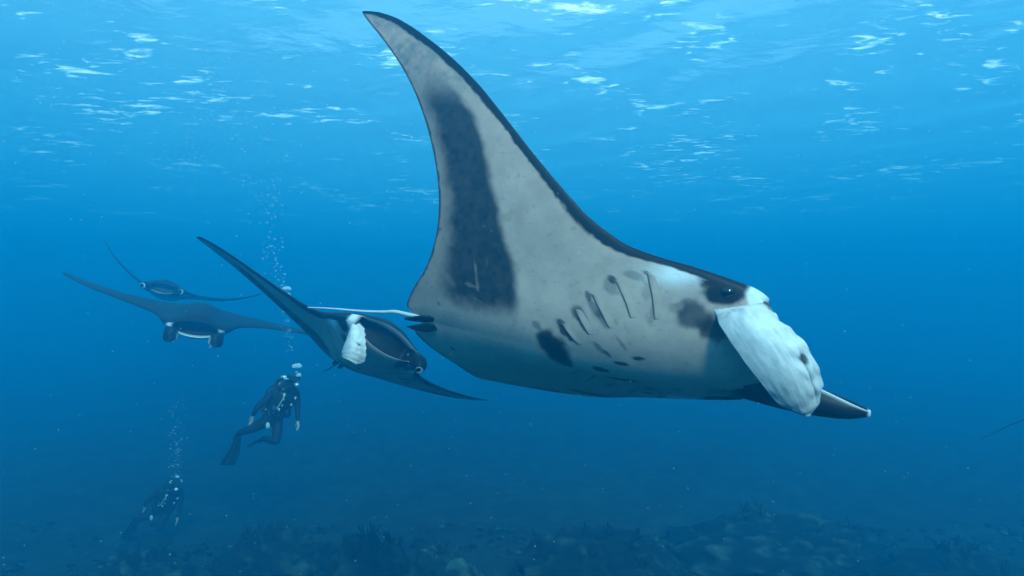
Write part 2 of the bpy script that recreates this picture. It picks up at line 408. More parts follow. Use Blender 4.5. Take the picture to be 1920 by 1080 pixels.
def lobe_sheet(t, rows, label=None, ripple=.010, bulge=.035, roll=.05, side='white', nu=60, nv=40, th=.014):
    A = resample([r[0] for r in rows], nu); B = resample([r[1] for r in rows], nu)
    v = np.linspace(0, 1, nv)[None, :, None]; u = np.linspace(0, 1, nu)[:, None]
    G = A[:, None] * (1 - v) + B[:, None] * v
    du = np.gradient(G, axis=0); dv = np.gradient(G, axis=1); N = np.cross(du, dv); N /= np.linalg.norm(N, axis=-1, keepdims=True)
    # outward normal = away from the head centre
    if (N[nu // 2, nv // 2] @ (G[nu // 2, nv // 2] - np.array([.6, 0, .1]))) < 0: N = -N
    vv = v[..., 0]
    env = sstep(0, .15, u)
    h = bulge * np.sin(np.pi * vv) * env - roll * sstep(.72, 1.0, vv)**2 * env * sstep(1.0, .8, u)
    rip = ripple * np.sin(46 * u + 5 * vv + 5 * fbm(u * 4 + 0 * vv, vv * 4 + 0 * u, 3)) * (.22 + .78 * sstep(.5, .95, vv)) * env * (.3 + fbm(u * 9 + 0 * vv, vv * 5 + 0 * u, 2))
    rip = rip + .25 * ripple * (fbm(u * 6 + 0 * vv, vv * 22 + 0 * u, 3) - .5)
    crease = .014 * np.exp(-((vv - .80 - .05 * np.sin(7 * u)) / .035)**2) * sstep(.25, .4, u) * sstep(.92, .7, u)
    G = G + N * (h + rip - crease)[..., None]
    V, F = thick_sheet(G, th * (1 - .6 * np.abs(2 * vv - 1)**3) + 0 * u)
    n = fbm(u * 14 + 0 * vv, vv * 10 + 0 * u, 3) - .5; n2 = fbm(u * 30 + 0 * vv, vv * 7 + 0 * u, 3) - .5
    if side == 'white':  # light on the lobe painted in: bright top, shaded grey lower and left
        c = np.array([.84, .76, .73]) * (1 + .14 * n + .20 * n2)[..., None]; c = c * (1 - .40 * sstep(.35, .9, u + .25 * n))[..., None]
        c = c * (1 - .35 * sstep(.10, .0, u))[..., None]
        grey = (sstep(.62, .1, vv + .5 * n) * .62 + .38 * sstep(.55, 1, u + .4 * n)) * env
        c = c * (1 - grey[..., None]) + np.array([.27, .31, .32]) * grey[..., None]
        ds = sstep(1.3, .7, np.hypot((u - .52) / .032, (vv - .80) / .07) + 1.2 * n); c = c * (1 - .9 * ds[..., None]) + BLACK * .9 * ds[..., None]
        ed = sstep(.78, 1.0, vv + .5 * n) * sstep(.16, .02, u); c = c * (1 - .9 * ed[..., None]) + BLACK * .9 * ed[..., None]
        back = np.broadcast_to(np.array([.25, .26, .28]), c.shape)
    else:
        c = np.broadcast_to(np.array(BLACK) * 1.3, (nu, nv, 3)).copy()
        ed = (sstep(.93, .97, vv) + sstep(.05, .02, vv)) * sstep(.1, .4, u); c = c * (1 - ed[..., None]) + .7 * ed[..., None]
        back = c
    return mesh('cephalic_lobe', V, F, SKIN, t, np.concatenate([c.reshape(-1, 3), back.reshape(-1, 3)]))
def rolled_lobe(t, path, radii, up, turns=1.35, phase=-.5, nu=50, nv=46, white_tip=True):
    """a leaf rolled into a tapering scroll"""
    P = resample(path, nu); r = resample(np.array(radii)[:, None], nu)[:, 0]
    T = np.gradient(P, axis=0); T /= np.linalg.norm(T, axis=1)[:, None]
    a = np.cross(np.asarray(up, float), T); a /= np.linalg.norm(a, axis=1)[:, None]; b = np.cross(T, a)
    ph = np.linspace(phase * np.pi, phase * np.pi + turns * 2 * np.pi, nv)
    k = 1 - .34 * np.linspace(0, 1, nv)
    u = np.linspace(0, 1, nu)[:, None]
    ph2 = ph[None] + .9 * u
    G = P[:, None] + (r[:, None] * k[None])[..., None] * (np.cos(ph2)[..., None] * a[:, None] + 1.15 * np.sin(ph2)[..., None] * b[:, None])
    V, F = thick_sheet(G, .012 + 0 * u + 0 * k[None])
    c = np.broadcast_to(BLACK * 1.4, (nu, nv, 3)).copy(); vv = np.linspace(0, 1, nv)[None]
    ed = sstep(.035, .0, vv) + 0 * u
    if white_tip: ed = np.maximum(ed * sstep(.3, .5, u), sstep(.955, .985, u) * (.5 + .5 * np.sin(9 * vv)))
    ed = np.clip(ed, 0, 1)[..., None]
    c = c * (1 - ed) + .85 * ed
    return mesh('cephalic_lobe', V, F, SKIN, t, np.concatenate([c.reshape(-1, 3)] * 2))
GILLS = [((.413, .338), (.31, .375), (.206, .395)), ((.368, .173), (.28, .235), (.206, .269)), ((.302, .043), (.22, .11), (.153, .155)), ((.227, -.048), (.165, .0), (.11, .038)), ((.153, -.123), (.10, -.075), (.047, -.024))]
def gills(M, t, both=True):
    for sg in ((-1, 1) if both else (-1,)):
        for g in GILLS:
            off = 0 if sg < 0 else .05
            q = resample(np.array(g), 26); n = 7
            e = np.sin(np.pi * np.linspace(0, 1, 26))**.6
            rows = []
            for (s0, x0), k in zip(q, e):
                row = []
                for j in range(n):
                    f = j / (n - 1)                  # 0 = front root of the flap, 1 = free rear edge
                    x = x0 + .055 * (1 - f); s = sg * (s0 + off)
                    row.append(M.belly(np.array(x), np.array(s), -.002 + k * (.0065 * f**1.6)))
                rows.append(row)
            G = np.array(rows).reshape(26, n, 3)
            V, F = thick_sheet(G, .003)
            base = np.broadcast_to(WHITE * 1.02, (26, n, 3)).copy()
            fr = np.linspace(0, 1, n)[None]; al = np.linspace(0, 1, 26)[:, None]
            dk = np.maximum((.08 + .60 * np.exp(-(al / .22)**2)) * sstep(.45, 1.0, fr), .75 * sstep(.86, 1.0, fr) + 0 * al); dk = dk[..., None]
            base = base * (1 - dk) + BLACK * 2 * dk
            mesh('gill_flap', V, F, SKIN, t, np.concatenate([base.reshape(-1, 3)] * 2))
def eyes(M, t, r=.032):
    for sg in (-1, 1):
        p = M.belly(np.array(.745), np.array(sg * .335), -.016 if sg < 0 else -.03)
        n = 16; th = np.linspace(0, np.pi, n); ph = np.linspace(0, 2 * np.pi, 24, endpoint=False)
        V = np.stack([np.sin(th)[:, None] * np.cos(ph), np.sin(th)[:, None] * np.sin(ph), np.cos(th)[:, None] + 0 * ph], -1) * r * np.array([1.2, 1, 1]) + p
        mesh('eye', V, grid_faces(n, 24, True), EYE, t)
def tail(t, path, r0, r1, colr):
    P = resample(path, 60); P[:, 2] += .004 * np.sin(np.linspace(0, 17, 60)) * np.linspace(0, 1, 60)
    V, F = tube(P, np.linspace(r0**.5, r1**.5, 60)**2, 8)
    mesh('tail', V, F, SKIN, t, np.broadcast_to(np.array(colr), (len(V), 3)))
def hind_fins(t, k=1.0):
    for sg in (-1, 1):
        A = [(-1.02, sg * .012, -.012), (-1.10, sg * .010, -.028), (-1.19, sg * .016, -.040), (-1.262, sg * .030, -.046)]
        B = [(-1.02, sg * .040, -.016), (-1.10, sg * .062, -.040), (-1.18, sg * .056, -.052), (-1.258, sg * .034, -.050)]
        a, b = resample(A, 12), resample(B, 12); v = np.linspace(0, 1, 6)[None, :, None]
        V, F = thick_sheet(a[:, None] * (1 - v) + b[:, None] * v, .012)
        mesh('pelvic_fin', V, F, SKIN, t, np.broadcast_to(BLACK * 1.5, (len(V), 3)))
    A = [(-.92, 0, .05), (-.99, 0, .05), (-1.06, 0, .035)]; B = [(-1.00, 0, .095), (-1.05, 0, .095), (-1.10, 0, .085)]
    a, b = resample(A, 10), resample(B, 10); v = np.linspace(0, 1, 6)[None, :, None]
    V, F = thick_sheet(a[:, None] * (1 - v) + b[:, None] * v, .014)
    mesh('dorsal_fin', V, F, SKIN, t, np.broadcast_to(BLACK * 1.5, (len(V), 3)))
def manta(label, ps, tabL, tabR, nw, nx, **kw):
    t = empty('manta_ray', pose(*ps)); tag(t, label, 'manta ray', 'manta rays swimming in a line')
    M = Manta(tabL, tabR, nw, nx)
    body_mesh(M, t, kw.get('marks', True)); eyes(M, t)
    if kw.get('gills', True): gills(M, t)
    hind_fins(t)
    return t, M
def wingtab(a, b): return ([0, .3, .8, 1.5, 2.14], [0, a * .5, a, (a + b) / 2, b])

# the big manta
t, M = manta('huge manta ray with spotted white belly and one wing raised towards the surface', (1110, 628, 3.55, 24, 4, 56),
             ([0, .2, .5, .8, 1.2, 2.1], [0, 6, 26, 52, 72, 80]), ([0, .2, .5, .9, 1.4, 2.0], [0, 8, 28, 36, 39, 43]), 520, 210)
LOBE = [((.80, -.22, -.06), (.90, -.25, .02)), ((.735, -.250, -.135), (.965, -.278, -.02)), ((.728, -.262, -.172), (1.007, -.263, -.061)), ((.792, -.205, -.241), (1.085, -.226, -.123)), ((.862, -.13, -.293), (1.151, -.149, -.178)),
        ((.937, -.042, -.324), (1.197, -.061, -.225)), ((.999, .042, -.334), (1.212, .016, -.255)), ((1.055, .092, -.324), (1.191, .073, -.277)), ((1.111, .114, -.308), (1.148, .107, -.297))]
LOBE[0] = (tuple(M.belly(np.array(.685), np.array(-.262), -.004)), tuple(M.belly(np.array(.925), np.array(-.300), -.004)))
LOBE[1] = (tuple(M.belly(np.array(.705), np.array(-.240), .012)), (.967, -.285, -.03))
o = lobe_sheet(t, LOBE, nu=110, nv=70, ripple=.014); o['label'] = 'white unrolled lobe hanging under the eye'
o = rolled_lobe(t, [(.86, .20, .0), (1.00, .222, -.03), (1.13, .232, -.06), (1.25, .24, -.083), (1.34, .247, -.096), (1.425, .255, -.098)], [.115, .10, .085, .066, .045, .012], (0, 0, 1), phase=.85, turns=1.2)
o['label'] = 'black lobe rolled into a pointed scroll with a white tip'
tail(t, [(-1.09, -.02, -.008), (-1.251, -.041, -.013), (-1.35, -.056, -.012), (-1.439, -.054, -.026), (-1.555, -.055, -.035), (-1.767, -.065, -.05), (-1.943, -.068, -.063), (-2.046, -.07, -.065)], .016, .004, (.62, .62, .6))  # dark tail painted pale to show sunlight catching it

# the manta following it
t, M = manta('manta ray facing the camera with one white lobe hanging beside its wide mouth', (678, 660, 5.9, 64, -9, 35), wingtab(18, 34), wingtab(12, 15), 240, 90)
lobe_sheet(t, [((.80, -.31, .02), (.91, -.27, .02)), ((.87, -.29, -.08), (.97, -.21, -.06)), ((.90, -.27, -.17), (1.02, -.15, -.15)), ((.92, -.25, -.26), (1.04, -.10, -.24)), ((.94, -.22, -.31), (1.03, -.11, -.31))], nu=50, nv=30)
rolled_lobe(t, [(.86, .28, .02), (.95, .31, .0), (1.02, .33, -.03), (1.06, .34, -.08)], [.06, .065, .06, .03], (1, 0, 0))
tail(t, [(-1.1, 0, 0), (-1.35, .0, -.02), (-1.7, .0, -.05), (-2.1, 0, -.06)], .016, .004, BLACK * 2)

# the dark one behind
t, M = manta('dark manta ray seen head-on with two short lobes hanging from its mouth corners', (374, 597, 9.2, 66, 9, 9), wingtab(-6, -20), wingtab(4, 6), 160, 60)
for sg in (-1, 1):
    lobe_sheet(t, [((.86, sg * .36, .0), (.98, sg * .22, .0)), ((.93, sg * .37, -.06), (1.04, sg * .22, -.06)), ((.96, sg * .37, -.13), (1.06, sg * .22, -.13)), ((.97, sg * .35, -.18), (1.05, sg * .24, -.18))], side='dark', nu=30, nv=16)
tail(t, [(-1.1, 0, 0), (-1.5, .0, -.02), (-2.1, .0, -.05)], .016, .004, BLACK * 2)

# the faint one farthest off
t, M = manta('faint manta ray dimmed by distance with its mouth open wide', (314, 549, 13.6, 66, -4, 10), wingtab(6, 40), wingtab(33, 52), 120, 50)
for sg in (-1, 1):
    rolled_lobe(t, [(.88, sg * .27, .0), (1.0, sg * .32, .0), (1.1, sg * .35, -.02)], [.09, .08, .05], (0, 0, 1), nu=24, nv=24)
tail(t, [(-1.1, 0, 0), (-1.5, .0, -.02), (-2.1, .0, -.05)], .016, .004, BLACK * 2)

# one more leaving on the right: only its tail reaches into view
t, M = manta('manta ray mostly out of view with only its thin dark tail showing', (2300, 600, 6.5, 15, -26, 20), wingtab(10, 20), wingtab(5, 10), 100, 44)
for sg in (-1, 1):
    rolled_lobe(t, [(.88, sg * .27, .0), (1.0, sg * .30, .0), (1.1, sg * .32, -.02)], [.09, .08, .05], (0, 0, 1), nu=24, nv=24)
tail(t, [(-1.1, 0, 0), (-1.7, .0, .02), (-2.4, .0, .03), (-3.2, .0, .0)], .018, .004, BLACK * 2)
mw_ = t.matrix_world.copy(); tip = mw_ @ Vector((-3.2, 0, 0)); mw_.translation += pose(1838, 822, 7.0, 0, 0, 0).translation - tip; t.matrix_world = mw_

# ------------------------------------------------------------------ divers
def world_at(px, py, d):
    m = pose(px, py, d, 0, 0, 0); return np.array(m.translation)
SUIT = plain('wetsuit_neoprene', (.012, .014, .018), .75, .25, .3, 30)
SKINP = plain('bare_skin', (.55, .40, .33), .55, .3, .1, 20)
RUBBER = plain('black_rubber', (.010, .010, .012), .5, .35, .2, 20)
TANKM = plain('painted_tank', (.035, .04, .05), .35, .5, .2, 8)
CHROME = plain('bright_metal', (.75, .77, .78), .25, .6, .1, 30, metal=.6)
PALE = plain('pale_webbing', (.62, .68, .58), .6, .3, .15, 30)
LENS = plain('mask_glass', (.03, .05, .06), .06, .7, .1, 5)
def skin_body(joints, edges, parent):
    names = list(joints)
    me = bpy.data.meshes.new('body')
    me.from_pydata([joints[n][0] for n in names], [(names.index(a), names.index(b)) for a, b in edges], [])
    o = bpy.data.objects.new('body', me); col.objects.link(o)
    md = o.modifiers.new('Skin', 'SKIN'); md.use_smooth_shade = True
    o.modifiers.new('Sub', 'SUBSURF').levels = 2
    o.modifiers['Sub'].render_levels = 2
    for k, n in enumerate(names):
        r = joints[n][1]; r = (r, r) if not isinstance(r, tuple) else r
        me.skin_vertices[0].data[k].radius = r
        me.skin_vertices[0].data[k].use_root = (n == 'pelvis')
    dg = bpy.context.evaluated_depsgraph_get(); dg.update()
    m2 = bpy.data.meshes.new_from_object(o.evaluated_get(dg))
    bpy.data.objects.remove(o)
    m2.name = 'body'; m2.shade_smooth()
    b = bpy.data.objects.new('body', m2)
    return link(b, parent)
def add_hand(J, E, wrist, side, direc, across):
    w = np.array(J[wrist][0]); d = np.array(direc, float); d /= np.linalg.norm(d); a = np.array(across, float); a /= np.linalg.norm(a)
    c = np.cross(d, a)
    J['palm' + side] = (tuple(w + .06 * d), (.036, .018)); E.append((wrist, 'palm' + side))
    for i, (off, ln) in enumerate(((-.030, .062), (-.010, .072), (.010, .068), (.028, .054))):
        k0, k1, k2 = (f'f{i}{j}{side}' for j in range(3))
        p = w + .095 * d + off * a
        J[k0] = (tuple(p), .0105); J[k1] = (tuple(p + .5 * ln * d + .006 * c), .0095); J[k2] = (tuple(p + ln * d + .022 * c), .0075)
        E += [('palm' + side, k0), (k0, k1), (k1, k2)]
    p = w + .045 * d - .036 * a
    J['t0' + side] = (tuple(p), .012); J['t1' + side] = (tuple(p + .03 * d - .022 * a + .01 * c), .011); J['t2' + side] = (tuple(p + .055 * d - .03 * a + .02 * c), .009)
    E += [('palm' + side, 't0' + side), ('t0' + side, 't1' + side), ('t1' + side, 't2' + side)]
FACE = np.array([.80, -.60, 0.0])
def blade(A, B, th, name, mat, t, nu=24, nv=9, rib=.006):
    a, b = resample(A, nu), resample(B, nu); v = np.linspace(0, 1, nv)[None, :, None]
    G = a[:, None] * (1 - v) + b[:, None] * v
    N = np.cross(G[-1, 0] - G[0, 0], G[nu // 2, -1] - G[nu // 2, 0]); N /= np.linalg.norm(N)
    G = G + N * (rib * np.cos(np.linspace(0, 4 * np.pi, nv)))[None, :, None]
    V, F = thick_sheet(G, th)
    return mesh(name, V, F, mat, t)
def ball(c, r, n=10, m=14, scale=(1, 1, 1)):
    th = np.linspace(.02, np.pi - .02, n); ph = np.linspace(0, 2 * np.pi, m, endpoint=False)
    V = np.stack([np.sin(th)[:, None] * np.cos(ph), np.sin(th)[:, None] * np.sin(ph), np.cos(th)[:, None] + 0 * ph], -1) * r * np.array(scale) + np.asarray(c)
    F = grid_faces(n, m, True).tolist(); F.append(list(range(m))[::-1]); F.append(list(range((n - 1) * m, n * m)))
    return V.reshape(-1, 3), F
def make_diver(label):
    t = empty('person'); tag(t, label, 'person', 'scuba divers')
    J = dict(pelvis=((0, 0, 0), (.15, .13)), spine=((.07, .0, .17), (.145, .12)), chest=((.165, -.01, .35), (.165, .13)), neck=((.265, -.03, .50), .07),
             head=((.315, -.05, .585), (.088, .098)), crown=((.335, -.055, .67), (.075, .085)), nose=((.405, -.115, .585), (.045, .06)),
             lsh=((.345, .10, .43), .075), lel=((.385, .06, .155), .05), lwr=((.415, .0, -.04), .032),
             rsh=((.06, -.14, .40), .078), rel=((-.13, -.25, .21), .052), rwr=((-.235, -.17, .07), .034),
             rhip=((-.05, -.09, -.05), .105), rkn=((-.20, -.40, -.12), .068), ran=((-.48, -.14, -.22), .042), rft=((-.54, -.13, -.33), (.045, .03)),
             lhip=((.07, .07, -.06), .105), lkn=((.135, -.16, -.36), .068), lan=((-.17, .09, -.35), .042), lft=((-.27, .13, -.41), (.045, .03)))
    E = [('pelvis', 'spine'), ('spine', 'chest'), ('chest', 'neck'), ('neck', 'head'), ('head', 'crown'), ('head', 'nose'), ('chest', 'lsh'), ('lsh', 'lel'), ('lel', 'lwr'), ('chest', 'rsh'), ('rsh', 'rel'), ('rel', 'rwr'),
         ('pelvis', 'rhip'), ('rhip', 'rkn'), ('rkn', 'ran'), ('ran', 'rft'), ('pelvis', 'lhip'), ('lhip', 'lkn'), ('lkn', 'lan'), ('lan', 'lft')]
    add_hand(J, E, 'lwr', 'L', (.08, -.06, -1), (.6, -.8, 0)); add_hand(J, E, 'rwr', 'R', (-.25, .1, -1), (.7, -.7, 0))
    b = skin_body(J, E, t); b.data.materials.clear(); b.data.materials.append(SUIT); b.data.materials.append(SKINP)
    pts, hand = [], []
    for e0, e1 in E:
        q0, q1 = np.array(J[e0][0]), np.array(J[e1][0]); r0 = np.max(J[e0][1]); r1 = np.max(J[e1][1])
        for k in np.linspace(0, 1, 9): pts.append((*(q0 + (q1 - q0) * k), r0 + (r1 - r0) * k)); hand.append(e1[0] in 'ft' and e1[1].isdigit() or e1.startswith('palm') and k > .2)
    pts = np.array(pts); hand = np.array(hand)
    for p in b.data.polygons:
        p.material_index = int(hand[np.argmin(np.linalg.norm(pts[:, :3] - np.array(p.center), axis=1) / pts[:, 3])])
    ax = np.array([.27, 0, .5]); ax /= np.linalg.norm(ax)
    side = np.cross(FACE, ax); side /= np.linalg.norm(side)
    # buoyancy jacket wrapped round the trunk
    cs = [np.array([.02, 0, .03]) + ax * k for k in (0, .10, .20, .30, .40, .455)]
    g = np.linspace(0, 2 * np.pi, 28, endpoint=False)
    rows = [c + s * ((np.cos(g)[:, None] * side) * 1.12 + (np.sin(g)[:, None] * FACE) * (.92 + .10 * (np.sin(g)[:, None] > 0))) * (1 + .05 * np.sin(5 * g + i))[:, None] for i, (c, s) in enumerate(zip(cs, (.155, .172, .178, .182, .17, .125)))]
    V, F = tube([(0, 0, 0), (0, 0, 1)], .1, 4)
    V = np.concatenate(rows); F = grid_faces(len(rows), 28, True).tolist() + [list(range(28))[::-1], list(range(len(V) - 28, len(V)))]
    jk = mesh('jacket', V, F, RUBBER, t)
    for k, s in ((.08, 1), (.08, -1)):
        V, F = ball(cs[1] + FACE * .12 + side * s * .12, .075, scale=(.9, .9, 1.25)); mesh('pocket', V, F, RUBBER, jk)
    # tank on the back, with valve and first stage
    p0 = np.array([.0, .02, .05]) - FACE * .24; ks = [0, .015, .05, .10, .30, .50, .55, .585, .61, .64]; rr = [.05, .078, .088, .09, .09, .09, .082, .055, .028, .026]
    V, F = tube([p0 + ax * k for k in ks], rr, 20); tk = mesh('air_tank', V, F, TANKM, t)
    V, F = ball(p0 + ax * .66, .036, scale=(1.5, 1, .8)); mesh('valve', V, F, CHROME, tk)
    V, F = tube([p0 + ax * .24, p0 + ax * .29], .096, 20); mesh('tank_band', V, F, PALE, tk)
    # mask, regulator and hoses
    hc = np.array(J['head'][0])
    g = np.linspace(0, 2 * np.pi, 24, endpoint=False)
    prof = np.stack([np.cos(g) * .085, np.sign(np.sin(g)) * np.abs(np.sin(g))**.8 * .045], 1)
    hs = np.cross(FACE, [0, 0, 1])
    rows = [hc + FACE * k + np.array([0, 0, .045]) + s * (prof[:, :1] * hs + prof[:, 1:] * np.array([0, 0, 1])) for k, s in ((.055, 1.0), (.118, 1.02), (.135, .97), (.132, .86))]
    V = np.concatenate(rows); F = grid_faces(4, 24, True).tolist() + [list(range(24))[::-1], list(range(72, 96))]
    mk = mesh('dive_mask', V, F, RUBBER, t)
    q = prof * .84
    V = np.concatenate([hc + FACE * k + np.array([0, 0, .045]) + q[:, :1] * hs + q[:, 1:] * np.array([0, 0, 1]) for k in (.13, .137)]); mesh('lens', V, grid_faces(2, 24, True).tolist() + [list(range(24))[::-1], list(range(24, 48))], LENS, mk, smooth=False)
    V, F = tube([hc + FACE * (.10 * math.cos(a)) + hs * (.105 * math.sin(a)) + np.array([0, 0, .05]) for a in np.linspace(.9, 2 * np.pi - .9, 24)], .011, 6); mesh('strap', V, F, PALE, mk)
    rc = hc + FACE * .155 + np.array([0, 0, -.045])
    V, F = ball(rc, .042, scale=(1, 1, .9)); rg = mesh('regulator', V, F, CHROME, t)
    V, F = tube(resample([rc, rc + hs * .12 + np.array([0, 0, -.02]), np.array([.20, -.22, .50]), np.array([.05, .02, .58]), p0 + ax * .64], 40), .012, 8); mesh('hose', V, F, RUBBER, t)
    V, F = tube(resample([p0 + ax * .64, np.array([-.02, -.15, .45]), np.array([.0, -.25, .25]), np.array([.02, -.22, .02]), np.array([.03, -.24, -.06])], 40), .010, 8); mesh('hose', V, F, RUBBER, t)
    V, F = ball((.03, -.245, -.08), .035, scale=(1, .6, 1.4)); mesh('gauge', V, F, PALE, t)
    for dz, s in ((.36, .55), (.30, .45), (.20, .3), (.12, .35), (.36, -.5), (.24, -.45)):
        p = np.array([.02, 0, .03]) + ax * dz + FACE * .165 + side * s * .2
        V, F = ball(p, .017, 8, 10, (1, 1, 1.6)); mesh('buckle', V, F, PALE, jk)
    for s in (-.55, .55):
        V, F = tube(resample([np.array([.02, 0, .03]) + ax * k + FACE * f + side * s * .2 for k, f in ((.05, .15), (.2, .178), (.36, .165), (.46, .05))], 16), .02, 8, .4); mesh('strap', V, F, PALE if s > 0 else RUBBER, jk)
    # swim fins
    A = [(-.50, -.16, -.25), (-.55, -.17, -.36), (-.63, -.19, -.52), (-.735, -.20, -.70)]; B = [(-.45, -.11, -.25), (-.455, -.10, -.38), (-.475, -.10, -.55), (-.545, -.11, -.73)]
    blade(A, B, .016, 'swim_fin', RUBBER, t)
    A = [(-.20, .06, -.36), (-.30, .07, -.42), (-.40, .15, -.48), (-.52, .28, -.53)]; B = [(-.21, .14, -.36), (-.31, .18, -.40), (-.40, .32, -.45), (-.50, .46, -.49)]
    blade(A, B, .016, 'swim_fin', RUBBER, t)
    return t
def copy_tree(o, parent=None):
    c = o.copy(); col.objects.link(c)
    if parent is not None:
        c.parent = parent; c.matrix_parent_inverse = o.matrix_parent_inverse.copy()
    for ch in list(o.children): copy_tree(ch, c)
    return c
diver = make_diver('scuba diver in black wetsuit kneeling upright in mid-water below the mantas')
diver.location = world_at(510, 783, 9.8)
d2 = copy_tree(diver); d2['label'] = 'dim scuba diver barely visible through deep haze just above the seabed'
d2.location = world_at(303, 955, 12.0); d2.rotation_euler = (.0, R_(8), R_(-18))

# ------------------------------------------------------------------ air bubbles and drifting specks
BUB, nt, N, b = new_mat('air_bubble')
b.inputs['Base Color'].default_value = (.82, .92, .96, 1); b.inputs['Roughness'].default_value = .12; b.inputs['Specular IOR Level'].default_value = .8
lw = N.new('ShaderNodeLayerWeight'); lw.inputs[0].default_value = .35
mr = N.new('ShaderNodeMapRange'); mr.inputs['To Min'].default_value = .35; mr.inputs['To Max'].default_value = .95
nt.links.new(lw.outputs['Facing'], mr.inputs[0]); nt.links.new(mr.outputs[0], b.inputs['Alpha'])
SPECK = plain('plankton_speck', (.75, .78, .74), .8, .2, .1, 5)
def ico(n):
    import bmesh
    bm = bmesh.new(); bmesh.ops.create_icosphere(bm, subdivisions=n, radius=1.0)
    V = np.array([v.co[:] for v in bm.verts]); F = np.array([[v.index for v in f.verts] for f in bm.faces]); bm.free()
    return V, F
ICO1, ICO2, ICO3 = ico(1), ico(2), ico(3)
def scatter(name, C, R, mat, base=ICO1, squash=(1, 1, 1), colors=None, jitter=0.0, smooth=True):
    bv, bf = base; n = len(C)
    S = np.asarray(squash) * np.ones((n, 3)); J = 1 + jitter * rng.normal(size=(n, len(bv), 1))
    a = rng.uniform(0, 6.28, n); ca, sa = np.cos(a)[:, None], np.sin(a)[:, None]
    P = bv[None] * S[:, None] * J
    X = P[..., 0] * ca - P[..., 1] * sa; Y = P[..., 0] * sa + P[..., 1] * ca
    P = np.stack([X, Y, P[..., 2]], -1) * np.asarray(R)[:, None, None] + np.asarray(C)[:, None]
    F = (bf[None] + (np.arange(n) * len(bv))[:, None, None]).reshape(-1, 3)
    cc = None if colors is None else np.repeat(np.asarray(colors), len(bv), 0)
    return mesh(name, P.reshape(-1, 3), F, mat, colors=cc, smooth=smooth)
def big_bubble(px, py, d, r, label, squash=(1.25, 1.25, .8)):
    bv, bf = ICO3
    V = bv * np.array(squash) * r; V[:, 2] = np.where(V[:, 2] < 0, V[:, 2] * .6, V[:, 2]); V += .06 * r * np.sin(bv[:, [1, 2, 0]] * 5)
    o = mesh('air_bubble', V, bf, BUB); o.location = world_at(px, py, d)
    tag(o, label, 'bubble', 'large air bubbles')
big_bubble(557, 687, 9.75, .062, 'largest dome-shaped air bubble floating above the diver')
big_bubble(560, 704, 9.7, .040, 'round air bubble just over the hood of the diver', (1, 1, 1))
big_bubble(556, 698, 9.75, .018, 'tiny air bubble between the two bigger ones over the diver', (1, 1, 1))
big_bubble(538, 542, 9.9, .055, 'dome-shaped air bubble above the wing of the manta facing the camera')
big_bubble(540, 553, 9.9, .035, 'smaller air bubble right under the dome-shaped one near the wing', (1.2, 1, 1))
def stream(pts, n, d, spread, rmin, rmax, label, seed):
    r = np.random.default_rng(seed); P = np.array(pts, float)
    t = r.random(n); k = np.interp(t, np.linspace(0, 1, len(P)), np.arange(len(P)))
    i = np.minimum(k.astype(int), len(P) - 2); f = (k - i)[:, None]
    q = P[i] * (1 - f) + P[i + 1] * f
    C = np.array([world_at(x + s * r.normal(), y + s * .6 * r.normal(), d + .01 * s * r.normal()) for (x, y), s in zip(q[:, :2], np.interp(t, np.linspace(0, 1, len(spread)), spread))])
    Rr = rmin * (rmax / rmin) ** (r.random(n)**1.8)
    o = scatter('bubble_stream', C, Rr, BUB, ICO1, (1.15, 1.15, .8)); o['kind'] = 'stuff'; tag(o, label, 'bubbles')
stream([(548, 660), (540, 610), (536, 560), (520, 520), (506, 470), (508, 400), (500, 340), (480, 250), (440, 200)], 380, 9.9, [5, 9, 8, 10, 11, 13, 18, 30, 45], .004, .015, 'thin stream of rising bubbles above the diver in mid-water', 4)
stream([(333, 905), (331, 870), (330, 830), (332, 795), (330, 740)], 160, 12.0, [4, 6, 7, 9, 12], .005, .016, 'faint thread of bubbles over the dim diver near the seabed', 5)
stream([(345, 330), (350, 280), (375, 210), (400, 120), (420, 60)], 420, 11.0, [22, 30, 35, 40, 50], .004, .011, 'pale cloud of fine bubbles drifting up below the surface', 6)
def specks():
    r = np.random.default_rng(11); n = 520
    d = 1.3 + 9 * r.random(n)**1.3
    C = np.array([world_at(r.uniform(-60, 1980), r.uniform(-40, 1120), k) for k in d])
    o = scatter('plankton', C, d * r.uniform(.0003, .0009, n), SPECK, ICO1, (1, 1, .8)); o['kind'] = 'stuff'
    tag(o, 'pale specks of plankton drifting through the water', 'plankton')
specks()

